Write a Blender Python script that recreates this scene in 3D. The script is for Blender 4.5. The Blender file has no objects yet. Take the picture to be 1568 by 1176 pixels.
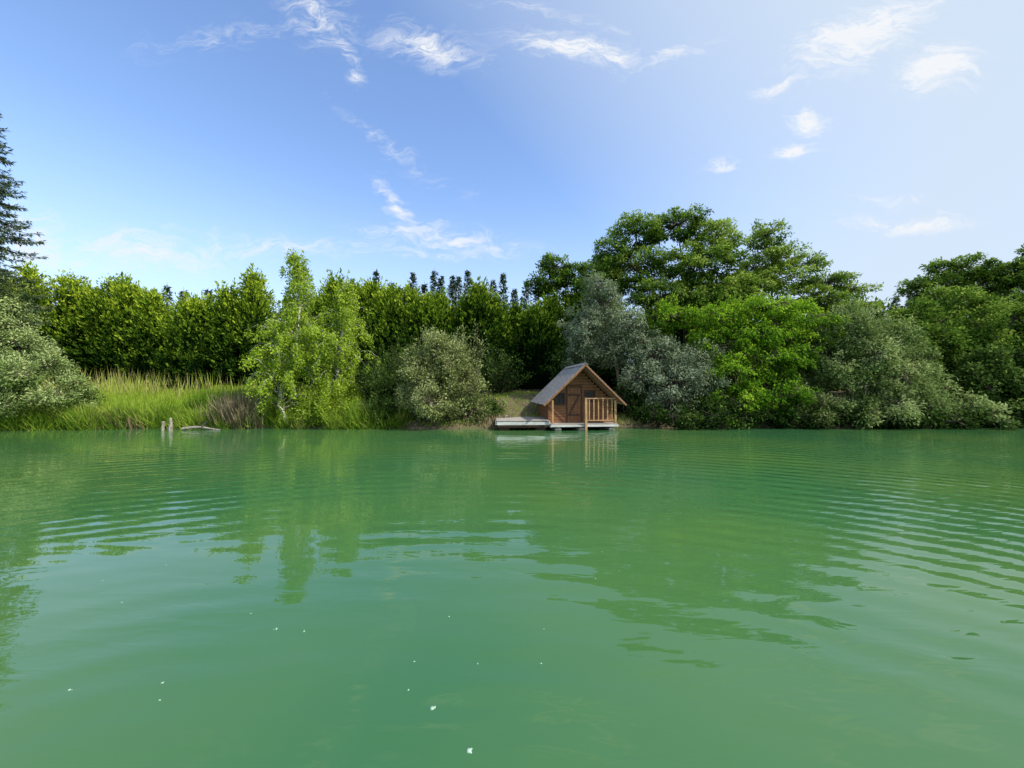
import bpy, bmesh, math, numpy as np
from mathutils import Vector
rng = np.random.default_rng(7)
scene = bpy.context.scene
scene.view_settings.view_transform = 'Standard'
scene.view_settings.look = 'None'
scene.view_settings.exposure = 0

SUN_EL, SUN_AZ = math.radians(44), math.radians(112)   # azimuth clockwise from +Y
SUN = np.array([math.cos(SUN_EL)*math.sin(SUN_AZ), math.cos(SUN_EL)*math.cos(SUN_AZ), math.sin(SUN_EL)])

# ------------------------------------------------------------------ utils
def nrm(a):
    return a/np.maximum(np.linalg.norm(a, axis=-1, keepdims=True), 1e-9)

class MB:
    """accumulates quads"""
    def __init__(s): s.v=[]; s.f=[]; s.m=[]; s.t=[]; s.s=[]; s.n=0
    def add(s, V, F, mat, tint, smooth=False):
        V=np.asarray(V,float).reshape(-1,3); F=np.asarray(F,int).reshape(-1,4)
        s.v.append(V); s.f.append(F+s.n); s.n+=len(V)
        s.m.append(np.full(len(F),mat)); s.s.append(np.full(len(F),smooth))
        s.t.append(np.broadcast_to(np.asarray(tint,float),(len(V),)).copy())
    def leaves(s, P, D, N, L, W, tint, mat=1, fold=0.15):
        n=len(P)
        D=nrm(D); S=nrm(np.cross(D,N)); U=np.cross(S,D)
        L=np.broadcast_to(L,(n,))[:,None]; W=np.broadcast_to(W,(n,))[:,None]
        V=np.stack([P, P+D*L*.45+S*W*.5+U*W*fold, P+D*L, P+D*L*.45-S*W*.5+U*W*fold],1)
        s.add(V.reshape(-1,3), np.arange(4*n).reshape(-1,4), mat, np.repeat(np.broadcast_to(tint,(n,)),4))
    def tube(s, pts, rad, mat=0, sides=6, tint=.5):
        pts=np.asarray(pts,float); k=len(pts); rad=np.broadcast_to(rad,(k,))
        T=nrm(np.gradient(pts,axis=0)); ref=np.array([0.31,.94,.12])
        A=nrm(np.cross(T,ref)); B=np.cross(T,A)
        a=np.arange(sides)*2*math.pi/sides
        V=pts[:,None,:]+rad[:,None,None]*(A[:,None,:]*np.cos(a)[None,:,None]+B[:,None,:]*np.sin(a)[None,:,None])
        F=[[i*sides+j,i*sides+(j+1)%sides,(i+1)*sides+(j+1)%sides,(i+1)*sides+j] for i in range(k-1) for j in range(sides)]
        s.add(V.reshape(-1,3),F,mat,tint,True)
    def build(s,name,mats):
        V=np.concatenate(s.v); F=np.concatenate(s.f); M=np.concatenate(s.m); T=np.concatenate(s.t); S=np.concatenate(s.s)
        me=bpy.data.meshes.new(name)
        me.vertices.add(len(V)); me.vertices.foreach_set('co',V.astype(np.float32).ravel())
        me.loops.add(F.size); me.loops.foreach_set('vertex_index',F.astype(np.int32).ravel())
        me.polygons.add(len(F)); me.polygons.foreach_set('loop_start',np.arange(0,F.size,4,dtype=np.int32))
        me.polygons.foreach_set('material_index',M.astype(np.int32))
        me.update(calc_edges=True)
        me.polygons.foreach_set('use_smooth',S.astype(bool))
        at=me.attributes.new('tint','FLOAT','POINT'); at.data.foreach_set('value',T.astype(np.float32))
        for m in mats: me.materials.append(m)
        ob=bpy.data.objects.new(name,me); scene.collection.objects.link(ob)
        return ob

def rv(n,s=1.0): return rng.normal(0,s,(n,3))

def new_mat(name):
    m=bpy.data.materials.new(name); m.use_nodes=True
    nt=m.node_tree; nt.nodes.clear()
    out=nt.nodes.new('ShaderNodeOutputMaterial')
    return m,nt,out

def leaf_mat(name, cols, trans=.3, rough=.55):
    m,nt,out=new_mat(name); N=nt.nodes; L=nt.links
    at=N.new('ShaderNodeAttribute'); at.attribute_name='tint'
    r=N.new('ShaderNodeValToRGB'); L.new(at.outputs['Fac'],r.inputs[0])
    r.color_ramp.elements[0].color=(*cols[0],1); r.color_ramp.elements[1].color=(*cols[-1],1)
    for i,c in enumerate(cols[1:-1]):
        e=r.color_ramp.elements.new((i+1)/(len(cols)-1)); e.color=(*c,1)
    p=N.new('ShaderNodeBsdfDiffuse')
    t=N.new('ShaderNodeBsdfTranslucent'); mx=N.new('ShaderNodeMixShader'); mx.inputs[0].default_value=trans
    L.new(r.outputs[0],p.inputs['Color']); L.new(r.outputs[0],t.inputs['Color'])
    L.new(p.outputs[0],mx.inputs[1]); L.new(t.outputs[0],mx.inputs[2]); L.new(mx.outputs[0],out.inputs[0])
    return m

def noise_mat(name,c1,c2,scale=5,rough=.8,stretch=(1,1,1),bump=0.0,c3=None,detail=4):
    m,nt,out=new_mat(name); N=nt.nodes; L=nt.links
    tc=N.new('ShaderNodeTexCoord'); mp=N.new('ShaderNodeMapping'); mp.inputs['Scale'].default_value=stretch
    L.new(tc.outputs['Object'],mp.inputs[0])
    n=N.new('ShaderNodeTexNoise'); n.inputs['Scale'].default_value=scale; n.inputs['Detail'].default_value=detail
    L.new(mp.outputs[0],n.inputs['Vector'])
    r=N.new('ShaderNodeValToRGB'); r.color_ramp.elements[0].position=.3; r.color_ramp.elements[1].position=.7
    r.color_ramp.elements[0].color=(*c1,1); r.color_ramp.elements[1].color=(*c2,1)
    if c3: e=r.color_ramp.elements.new(.5); e.color=(*c3,1)
    L.new(n.outputs[0],r.inputs[0])
    p=N.new('ShaderNodeBsdfPrincipled'); p.inputs['Roughness'].default_value=rough
    L.new(r.outputs[0],p.inputs['Base Color'])
    if bump:
        b=N.new('ShaderNodeBump'); b.inputs['Strength'].default_value=.6; b.inputs['Distance'].default_value=bump
        L.new(n.outputs[0],b.inputs['Height']); L.new(b.outputs[0],p.inputs['Normal'])
    L.new(p.outputs[0],out.inputs[0]); return m

# ------------------------------------------------------------------ materials
bark=noise_mat('bark',(.06,.045,.03),(.18,.14,.10),8,.9,(1,1,.3),.02)
bark_birch=noise_mat('birch_bark',(.12,.1,.08),(.7,.67,.6),6,.7,(1,1,3),.0,(.6,.57,.5))
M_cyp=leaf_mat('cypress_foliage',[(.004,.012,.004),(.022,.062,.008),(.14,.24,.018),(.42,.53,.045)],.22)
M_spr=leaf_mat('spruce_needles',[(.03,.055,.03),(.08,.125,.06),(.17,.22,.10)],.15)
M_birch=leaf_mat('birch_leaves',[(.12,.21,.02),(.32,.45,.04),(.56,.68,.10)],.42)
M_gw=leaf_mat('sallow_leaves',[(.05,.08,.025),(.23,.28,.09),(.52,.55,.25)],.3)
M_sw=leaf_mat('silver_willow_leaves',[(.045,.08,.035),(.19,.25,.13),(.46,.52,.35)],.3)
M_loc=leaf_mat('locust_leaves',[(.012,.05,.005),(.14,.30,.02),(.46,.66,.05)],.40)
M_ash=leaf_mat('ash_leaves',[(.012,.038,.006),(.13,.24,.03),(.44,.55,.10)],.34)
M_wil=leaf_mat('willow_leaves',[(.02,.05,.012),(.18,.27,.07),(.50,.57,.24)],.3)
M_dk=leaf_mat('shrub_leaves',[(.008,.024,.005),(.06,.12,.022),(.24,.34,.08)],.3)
M_grass=leaf_mat('grass_blades',[(.10,.19,.02),(.28,.43,.04),(.44,.50,.10),(.50,.42,.20)],.35,.7)
M_reed=leaf_mat('reed_blades',[(.16,.12,.07),(.32,.25,.15),(.48,.40,.26)],.2,.8)

# ------------------------------------------------------------------ terrain
def shore(x): return 15.75+.2*np.sin(x*.35)+.12*np.sin(x*1.3+1)+.06*np.sin(x*3.1)-.7*np.clip((-x-12)/8,0,1)+.5*np.clip((x-6)/6,0,1)+.9*np.exp(-((x-2.1)/2.4)**2)
def gz(x,y):
    x=np.asarray(x,float); y=np.asarray(y,float)
    t=y-shore(x)
    k=np.exp(-((x-1.2)/3.2)**2)
    a=np.interp(t,[-3,-.5,0,.25,1,4,10,40],[-1.2,-.4,-.03,.22,.42,.85,1.8,2.0])
    b=np.interp(t,[-3,-.5,0,.25,1,2.8,10,40],[-1.2,-.4,-.03,.2,.4,1.25,1.8,2.0])
    z=a*(1-k)+b*k
    z=z+.06*np.sin(x*.9+y*.7)*np.clip(t,0,1)
    far=np.maximum.reduce([np.clip((-42-y)/3,0,1),np.clip((np.abs(x)-95)/3,0,1)])
    return np.maximum(z,-1.2+far*1.9)
xs=np.unique(np.concatenate([np.linspace(-900,-100,17),np.linspace(-100,-40,31),np.linspace(-40,40,321),np.linspace(40,100,31),np.linspace(100,900,17)]))
ys=np.unique(np.concatenate([np.linspace(-900,-60,15),np.linspace(-60,13,30),np.linspace(13,20,71),np.linspace(20,45,60),np.linspace(45,1500,25)]))
X,Y=np.meshgrid(xs,ys); Z=gz(X,Y)
nx=len(xs); ny=len(ys)
I=np.arange(nx*ny).reshape(ny,nx)
F=np.stack([I[:-1,:-1],I[:-1,1:],I[1:,1:],I[1:,:-1]],-1).reshape(-1,4)
g=MB(); g.add(np.stack([X,Y,Z],-1).reshape(-1,3),F,0,.5,True)
M_ground=noise_mat('ground_soil_grass',(.05,.04,.024),(.09,.10,.03),2.2,.95,(1,1,1),.05,(.13,.095,.055),8)
g.build('ground',[M_ground])

# water
m,nt,out=new_mat('murky_green_water'); N=nt.nodes; L=nt.links
geo=N.new('ShaderNodeNewGeometry')
def mapping(loc=(0,0,0),rot=(0,0,0),sc=(1,1,1)):
    q=N.new('ShaderNodeMapping'); q.inputs['Location'].default_value=loc; q.inputs['Rotation'].default_value=rot; q.inputs['Scale'].default_value=sc
    L.new(geo.outputs['Position'],q.inputs[0]); return q.outputs[0]
def mul(a,b,op='MULTIPLY'):
    q=N.new('ShaderNodeMath'); q.operation=op
    for i,v in enumerate((a,b)):
        if isinstance(v,(int,float)): q.inputs[i].default_value=v
        else: L.new(v,q.inputs[i])
    return q.outputs[0]
def noise(vec,scale,detail=2,rough=.5,dist=0):
    q=N.new('ShaderNodeTexNoise'); q.inputs['Scale'].default_value=scale; q.inputs['Detail'].default_value=detail
    q.inputs['Roughness'].default_value=rough; q.inputs['Distortion'].default_value=dist
    L.new(vec,q.inputs['Vector']); return q.outputs[0]
w=N.new('ShaderNodeTexWave'); w.wave_type='RINGS'; w.rings_direction='Z'; w.wave_profile='SIN'
w.inputs['Scale'].default_value=.85; w.inputs['Distortion'].default_value=8; w.inputs['Detail'].default_value=2; w.inputs['Detail Scale'].default_value=.35
L.new(mapping((.8,2.0,0)),w.inputs['Vector'])
patch=noise(mapping(sc=(.6,1,1)),.42,1)
pr=N.new('ShaderNodeMapRange'); pr.inputs[1].default_value=.40; pr.inputs[2].default_value=.60; pr.inputs[3].default_value=.15; pr.inputs[4].default_value=1.15
L.new(patch,pr.inputs[0])
sx_=N.new('ShaderNodeSeparateXYZ'); L.new(geo.outputs['Position'],sx_.inputs[0])
br=N.new('ShaderNodeMapRange'); br.interpolation_type='SMOOTHSTEP'; br.inputs[1].default_value=.8; br.inputs[2].default_value=5; br.inputs[3].default_value=0; br.inputs[4].default_value=1.1
L.new(sx_.outputs[0],br.inputs[0])
amp=mul(pr.outputs[0],br.outputs[0],'ADD')     # breezier toward +X
h=mul(mul(w.outputs['Fac'],.0036),amp)
h=mul(h,mul(noise(mapping(sc=(.4,1.2,1)),1.5,2),.011),'ADD')
h=mul(h,mul(mul(noise(mapping(rot=(0,0,.3),sc=(.5,1.5,1)),4.5,2,.5,.4),.0052),amp),'ADD')
bp=N.new('ShaderNodeBump'); bp.inputs['Strength'].default_value=1; bp.inputs['Distance'].default_value=1
L.new(h,bp.inputs['Height'])
cn=noise(mapping(),.25,2)
cr=N.new('ShaderNodeValToRGB'); cr.color_ramp.elements[0].position=.35; cr.color_ramp.elements[1].position=.65
cr.color_ramp.elements[0].color=(.040,.140,.050,1); cr.color_ramp.elements[1].color=(.075,.168,.044,1)
L.new(cn,cr.inputs[0])
p=N.new('ShaderNodeBsdfPrincipled'); p.inputs['Roughness'].default_value=.012; p.inputs['IOR'].default_value=1.47
L.new(cr.outputs[0],p.inputs['Base Color']); L.new(bp.outputs[0],p.inputs['Normal']); L.new(p.outputs[0],out.inputs[0])
wm=MB(); wm.add([(-97,-46,0),(97,-46,0),(97,18,0),(-97,18,0)],[[0,1,2,3]],0,.5)
wm.build('lake_water',[m])

# ------------------------------------------------------------------ plants
def crown(mb, clumps, base, leaf=(.13,.065), dens=1.0, sub=.5, flat=.6, droop=0.0, tr=.14, tintbase=.5, forks=None, minz=.04):
    base=np.array(base,float)
    cs=np.array([c[:3] for c in clumps]); top=cs[cs[:,2].argmax()]
    targets=forks if forks is not None else [top]
    trunks=[]
    for tg in targets:
        tg=np.array(tg,float); u=np.linspace(0,1,9)[:,None]
        pts=base+(tg-base)*u+np.stack([np.sin(u[:,0]*5+rng.random()*6)*.12*u[:,0]*(1-u[:,0])*4,np.cos(u[:,0]*4)*.1*u[:,0],u[:,0]*0],1)
        mb.tube(pts,tr*(1-.88*u[:,0]),0,7); trunks.append(pts)
    TP=np.concatenate(trunks)
    for c in clumps:
        C=np.array(c[:3]); R=np.array(c[3:6]); vol=R.prod()**(1/3)
        area=4*math.pi*((R[0]*R[1])**1.6/3+(R[0]*R[2])**1.6/3+(R[1]*R[2])**1.6/3)**(1/1.6)
        ns=max(6,int(.52*area/(sub**2)))
        d=nrm(rv(ns)); rr=rng.uniform(.35,1.0,ns)**.6
        SC=C+d*R*rr[:,None]*rng.uniform(.8,1.25,(ns,1))
        cand=TP[TP[:,2]<C[2]+.1]; cand=cand if len(cand) else TP[:1]
        a=cand[np.linalg.norm(cand-C,axis=1).argmin()]
        mb.tube([a,(a+C)/2+[0,0,-.08*vol],C],[tr*.35,tr*.22,tr*.1],0,5)
        ctint=rng.normal(0,.08)
        for k in range(ns):
            s=SC[k]
            mid=(C+s)/2+rv(1,.08)[0]
            mb.tube([C,mid,s],[.022,.014,.005],0,3)
            r=sub*rng.uniform(.45,1.35)
            n=int(dens*140*(r/.5)**2)
            q=nrm(rv(n))*(rng.random((n,1))**.5)
            P=s+q*np.array([r,r,r*flat]); P[:,2]-=droop*np.linalg.norm(q[:,:2],axis=1)**2*r
            P[:,2]=np.maximum(P[:,2],minz+rng.random(n)*.1)
            out_=nrm(P-C)
            D=out_*.7+rv(n,.6)+np.array([0,0,-droop*1.0])
            Nn=nrm(np.array([0,0,.9])+out_*.8+rv(n,.5))
            sz=rng.uniform(.7,1.3,n)
            t=np.clip(tintbase+ctint+rng.normal(0,.12)+rng.normal(0,.16,n)+.20*q[:,2]+.12*d[k,2]+.25*(rr[k]-.85),0,1)  # tops and outer leaves lighter: sunlit contrast painted into the tint
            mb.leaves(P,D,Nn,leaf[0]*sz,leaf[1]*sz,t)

def tree(name,clumps,base,lm,bk=None,**kw):
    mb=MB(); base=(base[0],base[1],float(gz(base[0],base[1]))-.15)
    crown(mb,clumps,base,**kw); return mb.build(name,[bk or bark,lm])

def dome(name,x,y,w,h,lm,n=14,cr=.3,wy=None,lo=.1,**kw):
    """leafy shrub or low tree: clumps over a rounded irregular dome"""
    wy=wy or w*.8; z=max(0.0,float(gz(x,y)))
    cl=[]
    for i in range(n):
        a=i*2.399+rng.uniform(-.3,.3); e=((i+.5)/n)
        zz=lo+(1-lo)*e; rr=math.sqrt(max(0,1-zz**2.2))*rng.uniform(.8,1.02)
        s=rng.uniform(.75,1.25)*cr
        cl.append((x+math.cos(a)*rr*w*(1-cr*.7),y+math.sin(a)*rr*wy*(1-cr*.7),z+h*(zz*(1-cr*.5)),w*s,wy*s,h*s*.62))
    mb=MB(); crown(mb,cl,(x,y,max(z-.15,-.3)),forks=[(x-w*.3,y,z+h*.6),(x+w*.3,y,z+h*.65),(x,y,z+h*.8)],**kw)
    return mb.build(name,[bark,lm])

def bush(name,x,y,w,h,lm,leaf=(.11,.048),stems=70,perst=190,z0=None,wy=None,tb=.5,skirt=.0,spread=.34):
    mb=MB(); z=max(0.0,float(gz(x,y))) if z0 is None else z0; wy=wy or w*.8
    for i in range(stems):
        a=rng.uniform(0,2*math.pi); rr=rng.random()**.5
        tipz=h*math.sqrt(max(0.02,1-(rr*.95)**2.6))*rng.uniform(.68,1.1)
        if skirt and rr>.6 and rng.random()<skirt: tipz*=rng.uniform(.1,.8)
        tip=np.array([x+math.cos(a)*rr*w,y+math.sin(a)*rr*wy,z+tipz])
        b=np.array([x+math.cos(a)*rr*w*.3,y+math.sin(a)*rr*wy*.3,max(z-.1,-.3)])
        u=np.linspace(0,1,6)[:,None]
        bend=np.array([tip[0]-b[0],tip[1]-b[1],0])*-.18
        pts=b+(tip-b)*u+bend*(np.sin(u*math.pi))+rv(6,.04)*u
        mb.tube(pts,np.linspace(.022,.005,6),0,3)
        n=int(perst*(.5+tipz/h*.7))
        tt=rng.uniform(.08,1.02,n)**.75
        P=np.stack([np.interp(tt,u[:,0],pts[:,j]) for j in range(3)],1)
        side=nrm(rv(n,1))*rng.uniform(0,spread,(n,1))*(w/2.0)**.5
        P=P+side; P[:,2]=np.maximum(P[:,2],.03)
        D=nrm(tip-b)*.5+nrm(side)*.8+rv(n,.4); Nn=np.array([0,0,.8])+nrm(P-np.array([x,y,z+h*.3]))*.9+rv(n,.5)
        sz=rng.uniform(.6,1.3,n)
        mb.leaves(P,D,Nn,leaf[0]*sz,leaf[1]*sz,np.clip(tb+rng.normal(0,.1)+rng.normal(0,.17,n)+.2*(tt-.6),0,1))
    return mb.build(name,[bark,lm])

def cypress(mb,x,y,z,h,r,sprays,shade_dt=0):
    k=9; zz=np.linspace(0,.9,k)
    ex=rng.uniform(.5,.8)
    prof=lambda u: np.clip((1-u)**ex,0,1)*np.clip(.75+u*1.2,0,1)
    mb.tube(np.stack([x+0*zz,y+0*zz,z+zz*h],1),r*.62*prof(zz)+.02,0,9,tint=.0)
    u=rng.random(sprays)**.8; a=rng.uniform(0,2*math.pi,sprays)
    ph=rng.uniform(0,6.28); lob=1+.2*np.sin(a*3+ph+u*5)+.14*np.sin(u*19+ph+a)
    rr=r*prof(u)*rng.uniform(.65,1.2,sprays)*lob
    C=np.stack([x+np.cos(a)*rr,y+np.sin(a)*rr,z+u*h*rng.uniform(.96,1.04,sprays)],1)
    O=np.stack([np.cos(a),np.sin(a),.5+u*1.4+rng.normal(0,.35,sprays)],1)
    O=nrm(O+rv(sprays,.25)); ln=rng.uniform(.4,1.15,sprays)
    n=13
    s=rng.random((sprays,n,1)); off=rng.normal(0,1,(sprays,n,3))*.12*(1.15-s)
    P=(C[:,None]-O[:,None]*.25+O[:,None]*s*ln[:,None,None]+off).reshape(-1,3)
    D=(O[:,None]+rng.normal(0,.35,(sprays,n,3))).reshape(-1,3)
    out_=np.repeat(np.stack([np.cos(a),np.sin(a),a*0],1),n,0)
    Nn=out_*.9+np.array([0,0,.6])+rv(len(P),.45)
    spt=np.repeat(rng.normal(0,.14,sprays)+.16+shade_dt+rng.normal(0,.05)+.58*u,n)+ (s.reshape(-1)-.5)*.45  # lower sprays darker: browner inner growth plus shade painted into the tint
    sz=rng.uniform(.7,1.3,len(P))
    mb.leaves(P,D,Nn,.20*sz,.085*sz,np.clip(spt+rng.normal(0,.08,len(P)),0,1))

def spruce(mb,x,y,z,h,r,gap=.45,nb=11,npb=46,lsz=(.16,.035),z0=.12):
    mb.tube([(x,y,z),(x,y,z+h*.5),(x,y,z+h)],[.02*h*.7,.012*h*.7,.01],0,7)
    zz=z+h*z0
    while zz<z+h*.985:
        u=(zz-z)/h; R=r*(1-u)**.85*rng.uniform(.8,1.1)+.05
        for b in range(nb):
            a=rng.uniform(0,2*math.pi); R1=R*rng.uniform(.65,1.12)
            d=np.array([math.cos(a),math.sin(a),0])
            base=np.array([x,y,zz+rng.uniform(-.1,.1)]); t=np.linspace(0,1,5)
            rise=.28*(u-.35)
            pts=base+d*R1*t[:,None]+np.array([0,0,1])*(R1*(rise*t-.32*t**2+.30*t**4))[:,None]
            if lsz[0]<.25: mb.tube(pts,np.linspace(.018,.004,5)*(.5+R1*.5),0,3)
            n=max(8,int(npb*R1/r*1.6)); s=rng.random(n)**.75
            P=np.stack([np.interp(s,t,pts[:,j]) for j in range(3)],1)
            sd=np.array([-d[1],d[0],0]); w=(1.08-s)*.42*R1*.55
            P+=sd*(rng.uniform(-1,1,n)*w)[:,None]; P[:,2]-=rng.random(n)*.22*(1.1-s)
            D=d*.8+rv(n,.5)+np.array([0,0,-.25]); Nn=np.array([0,0,1])+rv(n,.5)
            sz=rng.uniform(.7,1.2,n)
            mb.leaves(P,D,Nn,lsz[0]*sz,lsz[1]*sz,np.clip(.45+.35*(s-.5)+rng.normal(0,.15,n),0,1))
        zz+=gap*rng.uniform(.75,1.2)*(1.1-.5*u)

# --- cypress hedge
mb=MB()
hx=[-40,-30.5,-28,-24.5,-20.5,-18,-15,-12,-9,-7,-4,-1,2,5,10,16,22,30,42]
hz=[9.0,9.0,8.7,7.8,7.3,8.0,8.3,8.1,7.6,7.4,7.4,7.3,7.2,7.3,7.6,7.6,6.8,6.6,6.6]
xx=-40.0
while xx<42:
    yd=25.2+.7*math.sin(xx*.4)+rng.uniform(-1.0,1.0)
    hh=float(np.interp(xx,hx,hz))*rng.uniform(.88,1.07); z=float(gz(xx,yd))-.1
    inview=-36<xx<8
    cypress(mb,xx,yd,z,hh-z,rng.uniform(1.3,2.4),int(740 if inview else 200),shade_dt=-.20*float(np.clip((xx+8)/4,0,1)))  # tint offset paints in the shadow over the hedge's middle and right stretch
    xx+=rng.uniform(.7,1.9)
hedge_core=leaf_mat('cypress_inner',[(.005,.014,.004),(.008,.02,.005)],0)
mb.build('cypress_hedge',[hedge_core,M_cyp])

mb=MB()
for xp,zt in [(-34,11.2),(-32.2,10.6),(-30.6,11),(-29.2,10.5),(-27.8,10.8),(-16.2,10.9),(-14.5,11.4),(-13,11.2),(-11.8,11.6),(-10.6,11.0),(-9.7,10.9),(-8.8,11.9),(-7.9,11.2),(-6.9,12.3),(-6.2,11.3),(-5.5,11.8),(-4.7,11.5),(-4,12.5),(-3.2,11.4),(-2.5,10.9),(-1.7,11.4),(-.8,11.9),(.2,11.0),(1.3,11.6),(2.4,11.4),(20,10.3),(22,9.8),(34.5,9.8),(36,10.3),(37.5,10),(39,9.9)]:
    spruce(mb,xp,35+rng.uniform(-1,1),1.9,zt-1.9+rng.uniform(-.3,.3),1.7,.42,10,22,(.26,.09),.5)
mb.build('spruce_tree_row',[bark,M_spr])

mb=MB(); spruce(mb,-27.0,20,1.0,15.8,3.2,.50,12,95,(.20,.055)); mb.build('spruce_tree',[bark,M_spr])

tree('willow_tree',[(-27,20.5,5.6,1.7,1.4,1.8),(-25.6,20,3.8,1.6,1.4,1.5),(-28.5,20.5,6.9,1.5,1.2,1.4),(-26,19,2.4,1.8,1.4,1.2)],(-26.5,20.5),M_wil,leaf=(.13,.055),droop=.5,sub=.5,dens=.9,flat=.8,tintbase=.55)
dome('shrub',-18.9,15.7,2.0,2.7,M_wil,n=14,leaf=(.11,.045),sub=.32,dens=1.3,flat=.9,tr=.05,tintbase=.55)
dome('shrub',-21.8,16.2,1.9,3.0,M_wil,n=12,leaf=(.11,.045),sub=.34,dens=1.2,flat=.9,tr=.05,tintbase=.45)

# --- birches
def birch(name,x,y,h,r,trunk_pts,n=210):
    mb=MB(); tp=np.array(trunk_pts,float); u=np.linspace(0,1,len(tp))
    mb.tube(tp,np.linspace(.075,.012,len(tp)),0,8)
    for i in range(n):
        s=rng.uniform(.05,1)**.85; b=np.array([np.interp(s,u,tp[:,j]) for j in range(3)])
        prof=min(1,(1.05-s)*1.7)*(.7+.3*min(1,s*3))*(1+.2*math.sin(s*21+x))
        a=rng.uniform(0,2*math.pi); ln=r*prof*rng.uniform(.3,1.2)+.18
        d=np.array([math.cos(a),math.sin(a),0]); t=np.linspace(0,1,6)
        up=rng.uniform(.6,1.7)
        pts=b+d*ln*t[:,None]*.9+np.array([0,0,1])*(ln*(up*t-.85*t**3))[:,None]
        mb.tube(pts,np.linspace(.013,.003,6),0,3)
        for j in range(max(2,int(5*ln/r))):
            q=rng.uniform(.3,1); o=np.array([np.interp(q,t,pts[:,c]) for c in range(3)])+rv(1,.06)[0]
            l2=rng.uniform(.15,.5); m_=int(20+26*l2)
            e=rng.random(m_)
            P=o+np.outer(e,[d[0]*.25*l2,d[1]*.25*l2,-l2])+rv(m_,.065)
            P[:,2]=np.maximum(P[:,2],.06)
            D=np.array([0,0,-.7])+rv(m_,.7); Nn=d*.6+rv(m_,.6)+np.array([0,0,.6])
            sz=rng.uniform(.7,1.3,m_)
            mb.leaves(P,D,Nn,.085*sz,.062*sz,np.clip(.5+rng.normal(0,.12)+rng.normal(0,.17,m_),0,1))
    return mb.build(name,[bark_birch,M_birch])
birch('birch_tree',-8.9,16.3,7.3,1.4,[(-9.0,15.9,.05),(-9.5,16.0,.9),(-9.45,16.1,1.7),(-9.0,16.3,2.6),(-8.95,16.3,3.6),(-8.85,16.3,5.0),(-8.95,16.3,6.2),(-9.05,16.3,7.2)],230)
birch('birch_tree',-7.2,16.7,6,1.35,[(-7.6,16.6,.2),(-7.5,16.7,1.6),(-7.35,16.7,3),(-7.2,16.7,4.4),(-7.1,16.7,5.9)],180)

bush('sallow_bush',-3.0,16.2,1.95,3.5,M_gw,stems=120,perst=210,leaf=(.10,.045),skirt=.5,tb=.55,spread=.26)
dome('sallow_bush',-3.0,16.1,1.95,3.5,M_gw,n=16,cr=.26,leaf=(.10,.045),sub=.3,dens=1.3,flat=.9,tr=.04,tintbase=.5)
bush('sallow_bush',-1.9,16.5,1.0,4.0,M_gw,stems=26,perst=150,leaf=(.10,.045))
bush('undergrowth_shrub',-5.7,17.0,1.1,2.0,M_dk,stems=50,perst=170)
bush('undergrowth_shrub',-7.6,16.1,1.3,1.3,M_birch,stems=60,perst=150,tb=.3,skirt=.5)
bush('undergrowth_shrub',-10.2,17.3,1.0,1.7,M_dk,stems=35,perst=170)
bush('undergrowth_shrub',-5.2,16.1,1.0,.9,M_dk,stems=40,perst=120,skirt=.5)
bush('undergrowth_shrub',-.9,16.9,.7,.7,M_dk,stems=30,perst=120,skirt=.5)
bush('undergrowth_shrub',-.7,21.0,1.8,2.4,M_dk,stems=45,perst=160,tb=.35)
bush('undergrowth_shrub',-6,21.0,2.6,3.0,M_dk,stems=60,perst=160,tb=.35)

# --- silver willow: tall left crown beside the cabin, lower right crown drooping to the bank
tree('silver_willow_tree',[(3.5,18.7,4.4,1.1,1.0,1.2),(4.3,18.5,5.5,1.1,.9,.9),(4.1,18.5,6.4,.8,.7,.5),(5.2,18.4,4.7,1.0,.9,.9),(3.4,18.9,3.3,.8,.9,.8),(4.7,18.5,3.5,1.1,.8,.9),(6.0,18.0,3.9,1.0,.9,.7),(6.6,17.6,3.1,1.2,1,.8),(7.9,17.2,3.0,1.1,1,.7),(7.0,16.8,1.9,1.2,.9,.8),(8.2,16.6,2.0,.8,.8,.8),(5.8,17.2,2.1,.9,.7,.8),(6.6,16.5,1.1,.9,.6,.5)],(5.4,18.6),M_sw,leaf=(.12,.042),sub=.34,dens=1.25,droop=.55,flat=.8,forks=[(4.2,18.6,5.6),(6.6,17.7,3.0),(7.6,17.4,2.6)],tr=.12,tintbase=.53)

# --- locust + ash group
tree('ash_tree',[(6.5,20.5,9.8,1.3,1.4,.8),(8.7,20.5,10.2,1.7,1.6,.7),(5.1,20.3,8.8,.9,1,.6),(10.7,20.5,9.3,1.4,1.4,.9),(6.3,20.3,8.0,1.9,1.6,.9),(9.5,20,8.0,2.3,1.7,1.0),(4.9,20.4,7.2,1.2,1.1,.9),(7.6,20,6.2,2.1,1.5,1.1),(10.4,19.8,6.2,2.2,1.5,1.1),(12.0,20.5,7.0,1.2,1.4,.9)],(9.6,20.8),M_ash,leaf=(.15,.07),sub=.40,dens=1.0,flat=.5,droop=.4,tr=.2,tintbase=.56,forks=[(8.8,20.6,9.4),(6.6,20.4,8.8),(10.8,20.6,8.6)])
tree('ash_tree',[(13.6,20.8,9.8,1.1,1.2,.6),(14.1,20.8,8.6,1.5,1.4,.6),(12.9,20.8,8.0,.8,1,.5),(15.8,20.8,8.3,.9,1,.45),(13.8,20.6,7.3,2.0,1.5,.7),(16.6,20.6,7.2,1.5,1.1,.4),(18.2,20.6,6.9,.9,.9,.3),(15.6,20.4,6.2,1.8,1.3,.7),(17.4,20.3,5.8,1.3,1,.6)],(14.1,21),M_ash,leaf=(.14,.065),sub=.34,dens=.85,flat=.45,droop=.35,tr=.13,tintbase=.64,forks=[(13.8,20.8,9.2),(16.6,20.7,6.9)])
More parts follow.
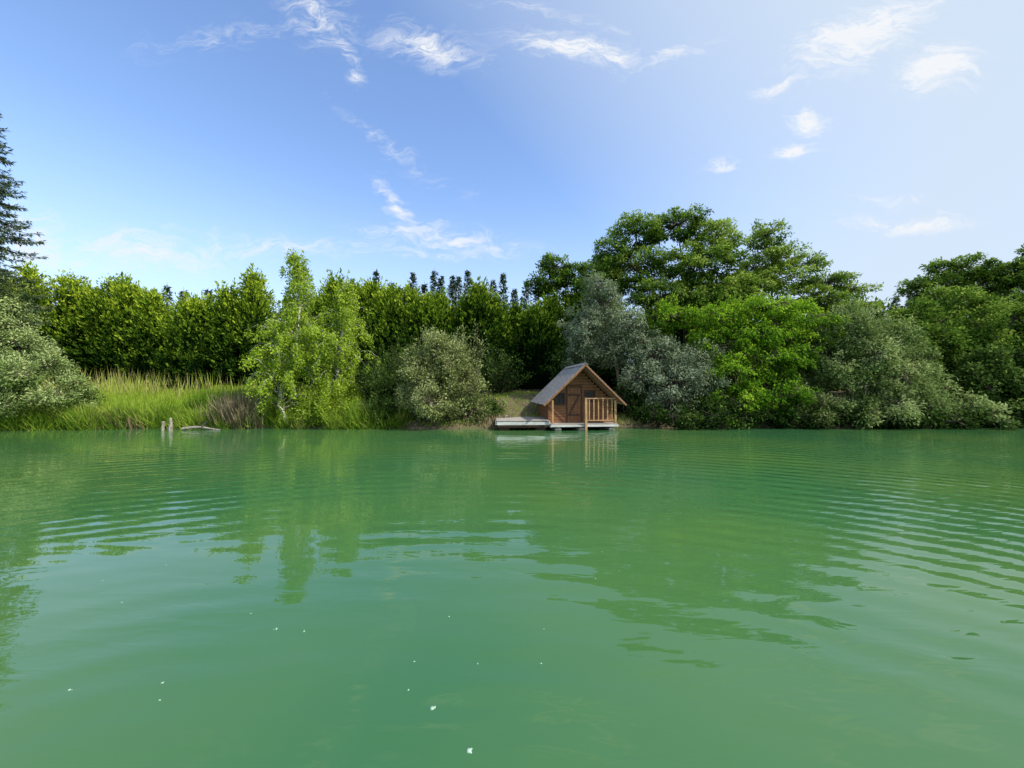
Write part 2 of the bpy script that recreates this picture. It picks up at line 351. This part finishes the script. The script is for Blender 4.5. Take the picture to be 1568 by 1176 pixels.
tree('locust_tree',[(7.4,18.6,5.1,1.5,1.2,.7),(9.5,18.0,5.0,1.7,1.3,.7),(11.5,17.7,5.3,2.0,1.3,.5),(13.2,17.6,4.8,1.6,1.2,.5),(11.0,17.5,4.1,2.0,1.2,.6),(13.8,17.5,4.0,1.1,1,.45),(9.2,17.7,3.5,1.5,1.2,.8),(9.7,17.0,2.4,1.5,1.1,.8),(11.0,16.9,2.9,1.3,1,.6),(10.8,16.3,1.4,1.5,.9,.9),(9.3,16.1,1.0,1.3,.8,.8),(12.4,17.2,3.2,1.0,.8,.5)],(10.3,19),M_loc,leaf=(.13,.052),sub=.38,dens=1.0,flat=.42,droop=.8,tr=.12,tintbase=.52,forks=[(9.8,18.4,4.2),(12.4,17.9,4.2)])

# --- right willow & waterside shrubs, leaves reaching the water
dome('willow_shrub',15.0,17.2,2.7,4.7,M_wil,n=26,cr=.27,leaf=(.12,.048),sub=.34,dens=1.15,flat=.9,droop=.3,tr=.08,lo=.03,tintbase=.53)
dome('willow_shrub',17.1,16.8,1.6,3.0,M_wil,n=14,cr=.3,leaf=(.12,.048),sub=.32,dens=1.15,flat=.9,droop=.3,tr=.06,lo=.03,tintbase=.58)
dome('waterside_shrub',12.1,16.1,1.1,1.6,M_gw,n=8,sub=.28,dens=1.1,flat=.9,leaf=(.11,.045),tr=.03,lo=.02)
dome('waterside_shrub',13.7,16.1,1.3,1.1,M_wil,n=9,sub=.28,dens=1.2,flat=.9,leaf=(.11,.05),tr=.03,lo=.02,tintbase=.6)
dome('waterside_shrub',8.2,16.4,1.2,1.0,M_dk,n=9,sub=.3,dens=1.2,flat=.9,tr=.03,lo=.02,tintbase=.30)
dome('waterside_shrub',5.2,17.6,.9,1.5,M_dk,n=8,sub=.3,dens=1.1,flat=.9,tr=.03,tintbase=.30)
dome('waterside_shrub',18.9,16.2,1.4,1.2,M_wil,n=9,sub=.3,dens=1.0,flat=.9,tr=.03,lo=.02)
for (x,y,w,h,t) in [(20.2,19.7,2.4,5.4,.40),(23.0,20.3,2.6,6.2,.45),(26.5,20.3,2.8,5.9,.5),(30.2,21,3,5.8,.45),(20.9,17.3,1.8,2.8,.55),(23.5,17.0,2.1,3.3,.45),(26.5,17.0,2.2,2.9,.55),(29.6,17.2,2.2,2.8,.45)]:
    dome('hazel_shrub',x,y,w,h,M_dk if h<5 else M_ash,n=16,cr=.3,leaf=(.15,.08),sub=.40,dens=.95,flat=.8,droop=.2,tr=.06,lo=.03,tintbase=t-.05)
mb=MB()   # foliage drooping over the water's edge
cl=[(x_,float(shore(x_))-.25+rng.uniform(-.25,.2),.25+rng.uniform(0,.35),rng.uniform(.4,.8),.45,rng.uniform(.2,.45)) for x_ in np.arange(5.6,33,.75)]
crown(mb,cl,(18,17.5,.2),leaf=(.13,.06),sub=.28,dens=1.0,flat=.9,droop=.2,tr=.02,tintbase=.30); mb.build('bank_undergrowth',[bark,M_dk])
for (x,y,w,h) in [(7.5,20.5,2.2,3.2),(11,20,2.4,3.4),(14.5,20,2.4,3.2),(18,19.5,2.2,3.4),(3.6,21.5,2,2.8)]:
    bush('undergrowth_shrub',x,y,w,h,M_dk,leaf=(.16,.09),stems=45,perst=120,tb=.3)
tree('ash_tree',[(31.8,28,10.3,2.0,1.6,.7),(30,28,9.0,1.6,1.3,.7),(33.4,28,9.0,1.7,1.5,.8),(31.5,28,7.8,2.6,1.6,1.0)],(31.8,28.5),M_ash,leaf=(.19,.1),sub=.46,dens=.65,flat=.5,droop=.3,tr=.18,tintbase=.46)
tree('ash_tree',[(35.5,27.5,9.8,1.9,1.6,.8),(37.4,27.5,11.4,1.3,1.3,.9),(38,27.5,9.6,2,1.6,.9),(36,27.5,8.2,2.6,1.6,1.1)],(37,28),M_ash,leaf=(.19,.1),sub=.46,dens=.65,flat=.5,droop=.3,tr=.18,tintbase=.46)
tree('maple_tree',[(3.1,27.5,10.2,1.2,1.2,.7),(2.4,27.5,9.0,1.2,1.2,.8),(4.2,27.5,9.0,1.7,1.4,1.1),(5.6,27,9.4,1.3,1.2,.9)],(3.4,28),M_ash,leaf=(.18,.1),sub=.42,dens=.7,tr=.16,tintbase=.36)

# --- grass
def blades(mb,x,y,h,w,tint,lean=.35):
    n=len(x); z=gz(x,y)-.02
    P=np.stack([x,y,z],1); D=np.array([0,0,1.])+rv(n,lean)*np.array([1,1,.2])
    a=rng.uniform(0,6.28,n); Nn=np.stack([np.cos(a),np.sin(a),0*a+.2],1)
    mb.leaves(P,D,Nn,h,w,tint,0,0.05)
mb=MB()
n=110000
x=rng.uniform(-36,-7.5,n); y=shore(x)+.12+rng.random(n)**1.5*9.5
pn=.5+.5*np.sin(x*1.1+np.sin(y*1.7)*1.5)*np.sin(y*.9+x*.3)
pn=.6*pn+.4*(.5+.5*np.sin(x*2.7+y*1.3+np.sin(x*.8)*2))
h=rng.uniform(.16,.46,n)*(.6+.9*pn); t=y-shore(x)
blades(mb,x,y,h,.03,np.clip(.22+.26*pn+rng.normal(0,.1,n)+.10*(t>4.5),0,1))
n=4000; x=rng.uniform(-34,-12,n); y=shore(x)+rng.uniform(5,9,n)
dn=rng.random(n)<(.1+.9*np.clip((-x-14)/6,0,1))*(.5+.5*np.sin(x*2.1+np.sin(x*5)))
x=x[dn]; y=y[dn]; n=len(x)
blades(mb,x,y,rng.uniform(.5,1.6,n),.03,np.clip(.75+rng.normal(0,.15,n),0,1),.18)
n=14000; x=rng.uniform(-7.5,5.5,n); y=shore(x)+.1+rng.random(n)**1.3*5
blades(mb,x,y,rng.uniform(.04,.16,n),.028,np.clip(.2+rng.normal(0,.2,n)+.35*np.exp(-((x-.8)/2.3)**2),0,1))
for i in range(210):
    cx=rng.uniform(-20,-4.5); cy=shore(cx)+rng.uniform(-.05,.8); k=120
    x=cx+rng.normal(0,.14,k); y=cy+rng.normal(0,.1,k)
    blades(mb,x,y,rng.uniform(.25,.8,k)*rng.uniform(.6,1.4),.025,np.clip(rng.uniform(-.1,.65)+rng.normal(0,.12,k),0,1),.5)
mb.build('grass',[M_grass])
def reeds(cx,wid,k,hmax,tb):
    mb=MB(); x=rng.normal(cx,wid,k); y=shore(x)+rng.uniform(-.1,.5,k)
    blades(mb,x,y,rng.uniform(.4,1,k)*hmax,.032,np.clip(tb+rng.normal(0,.25,k),0,1),.28); return mb.build('reeds',[M_reed])
reeds(-11.2,.5,1000,1.5,.6)
reeds(-15.6,.6,500,.75,.3)
reeds(-.5,.5,400,.45,.5)
mb=MB(); k=3600; x=rng.uniform(-13.8,-9.2,k); y=shore(x)+rng.uniform(.5,1.7,k)
blades(mb,x,y,rng.uniform(.7,1.35,k),.03,np.clip(.10+rng.normal(0,.1,k),0,1),.18); mb.build('sedge_clump',[M_grass])

# ------------------------------------------------------------------ cabin
W_side=noise_mat('wood_cladding',(.17,.066,.025),(.33,.145,.06),4,.65,(1.2,6,8),.004)
W_dark=noise_mat('wood_dark',(.05,.024,.013),(.11,.05,.026),4,.7,(2,2,2),.004)
W_lt=noise_mat('wood_rail',(.34,.18,.075),(.56,.34,.16),4,.6,(3,3,1),.003)
W_barge=noise_mat('wood_barge',(.20,.09,.036),(.33,.16,.07),4,.6,(3,3,3),.003)
W_roof=noise_mat('roof_boards_weathered',(.20,.17,.15),(.42,.38,.35),4,.8,(8,1,1),.005)
W_deck=noise_mat('deck_boards_weathered',(.24,.21,.18),(.44,.40,.34),4,.8,(1,8,1),.005)
W_white=noise_mat('white_painted_beam',(.42,.42,.38),(.74,.74,.70),3,.6,(1,1,1),.0)
W_glass,nt2,out=new_mat('dark_window_glass')
p=nt2.nodes.new('ShaderNodeBsdfPrincipled'); p.inputs['Base Color'].default_value=(.012,.014,.014,1); p.inputs['Roughness'].default_value=.08
nt2.links.new(p.outputs[0],out.inputs[0])
def boxes(name,parent,mat,items,bev=.006):
    bm=bmesh.new()
    for it in items:
        r=bmesh.ops.create_cube(bm,size=1.0); vs=r['verts']
        sx,sy,sz=it[3:6]
        for v in vs: v.co=Vector((v.co.x*sx,v.co.y*sy,v.co.z*sz))
        if len(it)>6:
            c,s=math.cos(it[6]),math.sin(it[6])
            for v in vs: v.co=Vector((v.co.x*c+v.co.z*s,v.co.y,-v.co.x*s+v.co.z*c))
        for v in vs: v.co+=Vector(it[:3])
    if bev: bmesh.ops.bevel(bm,geom=bm.edges[:],offset=bev,segments=1,affect='EDGES')
    me=bpy.data.meshes.new(name); bm.to_mesh(me); bm.free(); me.materials.append(mat)
    ob=bpy.data.objects.new(name,me); scene.collection.objects.link(ob)
    ob.parent=parent; return ob
cab=bpy.data.objects.new('wooden_cabin',None); scene.collection.objects.link(cab)
cab.location=(2.76,15.0,0); cab.rotation_euler=(0,0,math.radians(6))
HW=1.25; RZ=2.53; SL=.96; FZ=.26; WY=.55; DEP=2.9; HS=1.60
it=[]; bh=.115; z=FZ
door=(-.52,.02,FZ,1.62); wins=[(-1.0,-.66,1.0,1.40),(.2,.56,1.12,1.48)]
while z<RZ-.25:
    zc=z+bh/2; wx=min(HW,(RZ-.12-(z+bh))/SL)
    if wx>.06:
        segs=[(-wx,wx)]
        for (a,b,c,d) in [door]+wins:
            if z+bh>c+.02 and z<d-.02:
                ns=[]
                for s in segs:
                    if b<=s[0] or a>=s[1]: ns.append(s)
                    else:
                        if s[0]<a: ns.append((s[0],a))
                        if b<s[1]: ns.append((b,s[1]))
                segs=ns
        for s in segs:
            if s[1]-s[0]>.03: it.append(((s[0]+s[1])/2,WY+rng.uniform(-.002,.002),zc,s[1]-s[0],.035,bh-.008))
        it.append((0,DEP,zc,2*wx,.035,bh-.008))
    z+=bh
boxes('front_and_back_cladding',cab,W_side,it,.005)
it=[]; z=FZ
while z<1.2:
    for sx in (-1,1): it.append((sx*(HW+.02),(WY+DEP)/2,z+bh/2,.035,DEP-WY+.02,bh-.008))
    z+=bh
boxes('side_cladding',cab,W_side,it,.005)
boxes('inner_lining',cab,W_dark,[(0,WY+.05,.75,2.3,.03,1.0),(-HW+.06,1.8,.7,.03,2.2,.9),(HW-.06,1.8,.7,.03,2.2,.9)],0)
it=[(-.52+.0675+i*.135,WY,FZ+.69,.128,.03,1.36) for i in range(4)]
boxes('door_boards',cab,W_side,it,.004)
boxes('door_frame',cab,W_dark,[(-.55,WY-.02,FZ+.7,.04,.05,1.44),(.05,WY-.02,FZ+.7,.04,.05,1.44),(-.25,WY-.02,FZ+1.45,.66,.05,.05),(-.25,WY-.035,FZ+.3,.48,.02,.07),(-.25,WY-.035,FZ+1.1,.48,.02,.07),(-.25,WY-.037,FZ+.7,.06,.018,.86,math.radians(28))],.003)
for (a,b,c,d) in wins:
    boxes('window_glass',cab,W_glass,[((a+b)/2,WY,(c+d)/2,b-a,.012,d-c)],0)
    boxes('window_frame',cab,W_dark,[((a+b)/2,WY-.03,c-.02,b-a+.1,.05,.045),((a+b)/2,WY-.03,d+.02,b-a+.1,.05,.045),(a-.02,WY-.03,(c+d)/2,.045,.045,d-c),(b+.02,WY-.03,(c+d)/2,.045,.045,d-c),((a+b)/2,WY-.02,(c+d)/2,.02,.02,d-c)],.003)
ang=math.atan(SL); ln=HS/math.cos(ang)
it=[]; y=-.18
while y<DEP+.2:
    for sx in (-1,1):
        L_=ln+rng.uniform(-.012,.012)
        it.append((sx*L_*math.cos(ang)/2,y+.06,RZ-L_*math.sin(ang)/2+rng.uniform(-.004,.004),L_,.112,.028,sx*ang))
    y+=.12
boxes('roof_boards',cab,W_roof,it,.004)
boxes('ridge_cap',cab,W_roof,[(-.045,1.36,RZ+.005,.14,3.12,.02,-ang),(.045,1.36,RZ+.012,.14,3.12,.02,ang)],.003)
it=[]
for yy in (-.205,DEP+.245):
    for sx in (-1,1): it.append((sx*ln*math.cos(ang)/2,yy,RZ-.04-ln*math.sin(ang)/2,ln,.025,.06,sx*ang))
boxes('barge_boards',cab,W_barge,it,.004)
it=[]
for yy in (-.05,.45,1.4,2.4):
    for sx in (-1,1): it.append((sx*ln*.92*math.cos(ang)/2,yy,RZ-.085-ln*.92*math.sin(ang)/2,ln*.92,.05,.08,sx*ang))
boxes('rafters',cab,W_side,it,.004)
boxes('porch_posts',cab,W_lt,[(-HW+.02,.0,.70,.07,.07,.9),(HW-.02,.0,.70,.08,.08,.9),(.02,-.16,.60,.09,.09,1.30)],.006)
it=[((.06+HW)/2,.0,1.22,HW-.1,.06,.045),((.06+HW)/2,.0,.38,HW-.15,.045,.04)]
for i in range(6): it.append((.2+i*.18,.0,.80,.045,.03,.80))
boxes('porch_railing',cab,W_lt,it,.004)
it=[]; y=-.08
while y<WY-.05: it.append((0,y+.055,FZ-.02,2*HW+.1,.105,.035)); y+=.113
boxes('porch_floor',cab,W_deck,it,.003)
boxes('floor_frame',cab,W_white,[(.0,-.11,FZ-.075,2*HW+.14,.05,.07),(0,1.4,FZ-.06,2*HW-.1,2.8,.05),(-HW-.04,1.4,FZ-.09,.05,2.9,.10),(HW+.04,1.4,FZ-.09,.05,2.9,.10)],.004)
bm=bmesh.new()
for fx in (-1.0,-.1,1.1):
    r=bmesh.ops.create_cone(bm,cap_ends=True,segments=20,radius1=.12,radius2=.12,depth=2.6)
    for v in r['verts']: v.co=Vector((v.co.x+fx,v.co.z+1.3,v.co.y+.02))
me=bpy.data.meshes.new('floats'); bm.to_mesh(me); bm.free(); me.materials.append(W_deck)
ob=bpy.data.objects.new('floats',me); scene.collection.objects.link(ob); ob.parent=cab

dk=bpy.data.objects.new('floating_dock',None); scene.collection.objects.link(dk)
dk.location=(.42,14.95,0); dk.rotation_euler=(0,0,math.radians(3))
it=[]; y=0
while y<2.0: it.append((0,y+.065,.36+rng.uniform(-.003,.003),2.02+rng.uniform(-.02,.02),.125,.035)); y+=.137
boxes('deck_boards',dk,W_deck,it,.004)
boxes('white_fascia',dk,W_white,[(0,-.04,.27,2.0,.04,.11),(-1.03,1.1,.27,.04,2.1,.11),(1.03,1.1,.27,.04,2.1,.11)],.004)
boxes('dock_beams',dk,W_dark,[(0,.1,.15,1.9,.1,.10),(0,1.1,.15,1.9,.1,.1),(0,1.9,.15,1.9,.1,.1)],.004)
boxes('dock_floats',dk,W_dark,[(-.7,1.1,.04,.4,1.9,.2),(.7,1.1,.04,.4,1.9,.2)],.03)
boxes('gangplank',dk,W_deck,[(-.75,2.65,.42,.6,1.4,.04)],.004)

M_post=noise_mat('weathered_post',(.14,.12,.09),(.42,.38,.32),6,.9,(3,3,1),.01)
def post(x,y,h,r,lean):
    mb=MB(); z=np.linspace(0,1,6)
    pts=np.stack([x+lean*z,y+0*z,-.6+z*(h+.6)],1); mb.tube(pts,np.array([1,1,.98,1.03,.97,.9])*r,0,10)
    top=pts[-1]; mb.tube([top-[0,0,.005],top+[0,0,.015],top+[lean*.02,0,.02]],[r*.9,r*.75,.001],0,10)
    mb.build('mooring_post',[M_post])
post(-13.3,14.9,.34,.05,.05); post(-13.0,15.0,.46,.055,-.06); post(-12.9,14.8,.18,.07,.02)
mb=MB(); u=np.linspace(0,1,10)
mb.tube(np.stack([-12.7+u*1.5,15.1+.15*np.sin(u*3),.05+.05*np.sin(u*5)],1),np.linspace(.06,.03,10),0,8)
mb.tube([(-12.0,15.15,.1),(-11.8,15.1,.28),(-11.7,15.05,.36)],[.03,.02,.01],0,5)
mb.build('fallen_log',[M_post])

mb=MB()
bub=[(-.40,1.98,.012),(-.19,1.75,.012),(-1.57,2.63,.007),(-1.37,2.6,.006),(-.55,2.1,.005),(.17,2.3,.005),(-2.35,2.1,.006),(-1.9,2.15,.006),(-.2,2.3,.004)]
for i in range(12):
    yb=rng.uniform(1.9,4); bub.append((rng.uniform(-1.1,.3)*yb,yb,rng.uniform(.003,.005)))
for (bx,by,br_) in bub:
    for j in range(3):
        ox,oy=rng.normal(0,br_*1.0,2) if j else (0,0); r_=br_*(1 if j==0 else .45)
        z=np.array([-.0005,.25,.5,.65])*r_; rr=np.array([1,.92,.6,.05])*r_
        mb.tube(np.stack([bx+ox+0*z,by+oy+0*z,z],1),rr,0,8)
mb.build('foam_bubbles',[noise_mat('foam',(.25,.4,.28),(.45,.58,.48),20,.3)])

# ------------------------------------------------------------------ world
wd=bpy.data.worlds.new('World'); scene.world=wd; wd.use_nodes=True
nt=wd.node_tree; N=nt.nodes; L=nt.links; N.clear()
out=N.new('ShaderNodeOutputWorld'); bg=N.new('ShaderNodeBackground'); bg.inputs['Strength'].default_value=.15
L.new(bg.outputs[0],out.inputs[0])
sky=N.new('ShaderNodeTexSky'); sky.sky_type='NISHITA'; sky.sun_disc=False
sky.sun_elevation=SUN_EL; sky.sun_rotation=SUN_AZ; sky.air_density=1.0; sky.dust_density=.6; sky.ozone_density=2.6
tc=N.new('ShaderNodeTexCoord'); sep=N.new('ShaderNodeSeparateXYZ'); L.new(tc.outputs['Generated'],sep.inputs[0])
ysafe=mul(sep.outputs[1],.02,'MAXIMUM')
u=mul(sep.outputs[0],ysafe,'DIVIDE'); v=mul(sep.outputs[2],ysafe,'DIVIDE')
cmb=N.new('ShaderNodeCombineXYZ'); L.new(u,cmb.inputs[0]); L.new(v,cmb.inputs[1])
def vnoise(vec,scale,detail,rough=.55,dist=0):
    q=N.new('ShaderNodeTexNoise'); q.inputs['Scale'].default_value=scale; q.inputs['Detail'].default_value=detail
    q.inputs['Roughness'].default_value=rough; q.inputs['Distortion'].default_value=dist
    L.new(vec,q.inputs['Vector']); return q
def vmath(op,a,b):
    q=N.new('ShaderNodeVectorMath'); q.operation=op
    for i,x_ in enumerate((a,b)):
        if x_ is None: continue
        if isinstance(x_,(tuple,list)): q.inputs[i].default_value=x_
        else: L.new(x_,q.inputs[i])
    return q
wn=vnoise(cmb.outputs[0],4.5,4,.6)
off=vmath('MULTIPLY',vmath('SUBTRACT',wn.outputs['Color'],(.5,.5,.5)).outputs[0],(.24,.13,0))
cw=vmath('ADD',cmb.outputs[0],off.outputs[0]).outputs[0]
st=N.new('ShaderNodeMapping'); st.inputs['Scale'].default_value=(1,2.8,1); st.inputs['Rotation'].default_value=(0,0,.2); L.new(cw,st.inputs[0])
fb=vnoise(st.outputs[0],12,6,.72,.8).outputs[0]
CL=[(-.505,.955,.13,.055,-35,.40),(-.44,.90,.10,.03,-50,.3),(-.21,.885,.15,.04,-18,.52),(-.375,.82,.05,.028,-35,.35),
    (.17,.872,.20,.034,-6,.62),(.41,.862,.12,.016,22,.42),(.92,.92,.24,.06,28,.72),(1.09,.82,.11,.05,10,.78),
    (.775,.69,.065,.026,0,.8),(.72,.607,.055,.022,5,.8),(.52,.568,.06,.016,0,.5),(.68,.78,.09,.014,5,.4),
    (-.17,.385,.22,.034,-6,.48),(-.29,.47,.10,.026,-50,.48),(-.2,.34,.18,.016,0,.35),(1.03,.433,.17,.02,2,.65),(.95,.5,.1,.012,0,.35),
    (-.97,.35,.36,.055,0,.40),(-1.22,.38,.14,.07,-20,.5),(-.55,.355,.28,.025,0,.35),(-.28,.61,.22,.022,-40,.18),(-.75,.92,.24,.03,8,.15),(.1,.97,.3,.02,-10,.2)]
acc=None
fbs=mul(mul(fb,.5,'SUBTRACT'),3.6)
for (cu,cv,hw,hh,tl,dn) in CL:
    mp=N.new('ShaderNodeMapping'); mp.vector_type='TEXTURE'
    mp.inputs['Location'].default_value=(cu,cv,0); mp.inputs['Rotation'].default_value=(0,0,math.radians(tl)); mp.inputs['Scale'].default_value=(hw*1.7,hh*2.1,1)
    L.new(cw,mp.inputs[0])
    ln_=vmath('LENGTH',mp.outputs[0],None)
    mr=N.new('ShaderNodeMapRange'); mr.interpolation_type='SMOOTHSTEP'; mr.inputs[1].default_value=1; mr.inputs[2].default_value=0; mr.inputs[3].default_value=0; mr.inputs[4].default_value=1.2*dn**.6
    L.new(ln_.outputs['Value'],mr.inputs[0])
    acc=mr.outputs[0] if acc is None else mul(acc,mr.outputs[0],'MAXIMUM')
m2=N.new('ShaderNodeMapRange'); m2.interpolation_type='SMOOTHSTEP'; m2.inputs[1].default_value=.0; m2.inputs[2].default_value=1.5; m2.inputs[4].default_value=1
L.new(mul(acc,fbs,'ADD'),m2.inputs[0])
acc=mul(mul(m2.outputs[0],mul(acc,1.5)),1.0,'MINIMUM')
sd=vmath('DOT_PRODUCT',tc.outputs['Generated'],tuple(SUN)).outputs['Value']
hs=N.new('ShaderNodeMapRange'); hs.inputs[1].default_value=.14; hs.inputs[2].default_value=.62; hs.inputs[4].default_value=.95; L.new(sd,hs.inputs[0])
hz_=N.new('ShaderNodeMapRange'); hz_.interpolation_type='SMOOTHSTEP'; hz_.inputs[1].default_value=.48; hz_.inputs[2].default_value=0; hz_.inputs[4].default_value=.68; L.new(sep.outputs[2],hz_.inputs[0])
hz2=mul(mul(hs.outputs[0],hz_.outputs[0],'ADD'),.92,'MINIMUM')
gain=vmath('MULTIPLY',sky.outputs[0],(1.8,1.85,1.98)).outputs[0]
mxh=N.new('ShaderNodeMixRGB'); L.new(hz2,mxh.inputs[0]); L.new(gain,mxh.inputs[1]); mxh.inputs[2].default_value=(4.5,5.25,6.1,1)
mxc=N.new('ShaderNodeMixRGB'); L.new(acc,mxc.inputs[0]); L.new(mxh.outputs[0],mxc.inputs[1]); mxc.inputs[2].default_value=(6.0,6.2,6.5,1)
L.new(mxc.outputs[0],bg.inputs[0])

sl=bpy.data.lights.new('sun','SUN'); sl.energy=5; sl.angle=math.radians(.5); sl.color=(1,.95,.85)
so=bpy.data.objects.new('sun',sl); scene.collection.objects.link(so)
so.rotation_euler=Vector(SUN).to_track_quat('Z','Y').to_euler(); so.location=(30,0,40)

cam=bpy.data.cameras.new('camera'); co=bpy.data.objects.new('camera',cam); scene.collection.objects.link(co)
co.location=(0,0,1.6); co.rotation_euler=(math.radians(90.67),0,0)
cam.sensor_width=36; cam.lens=36*600/1568; cam.clip_end=5000; cam.clip_start=.05
scene.camera=co
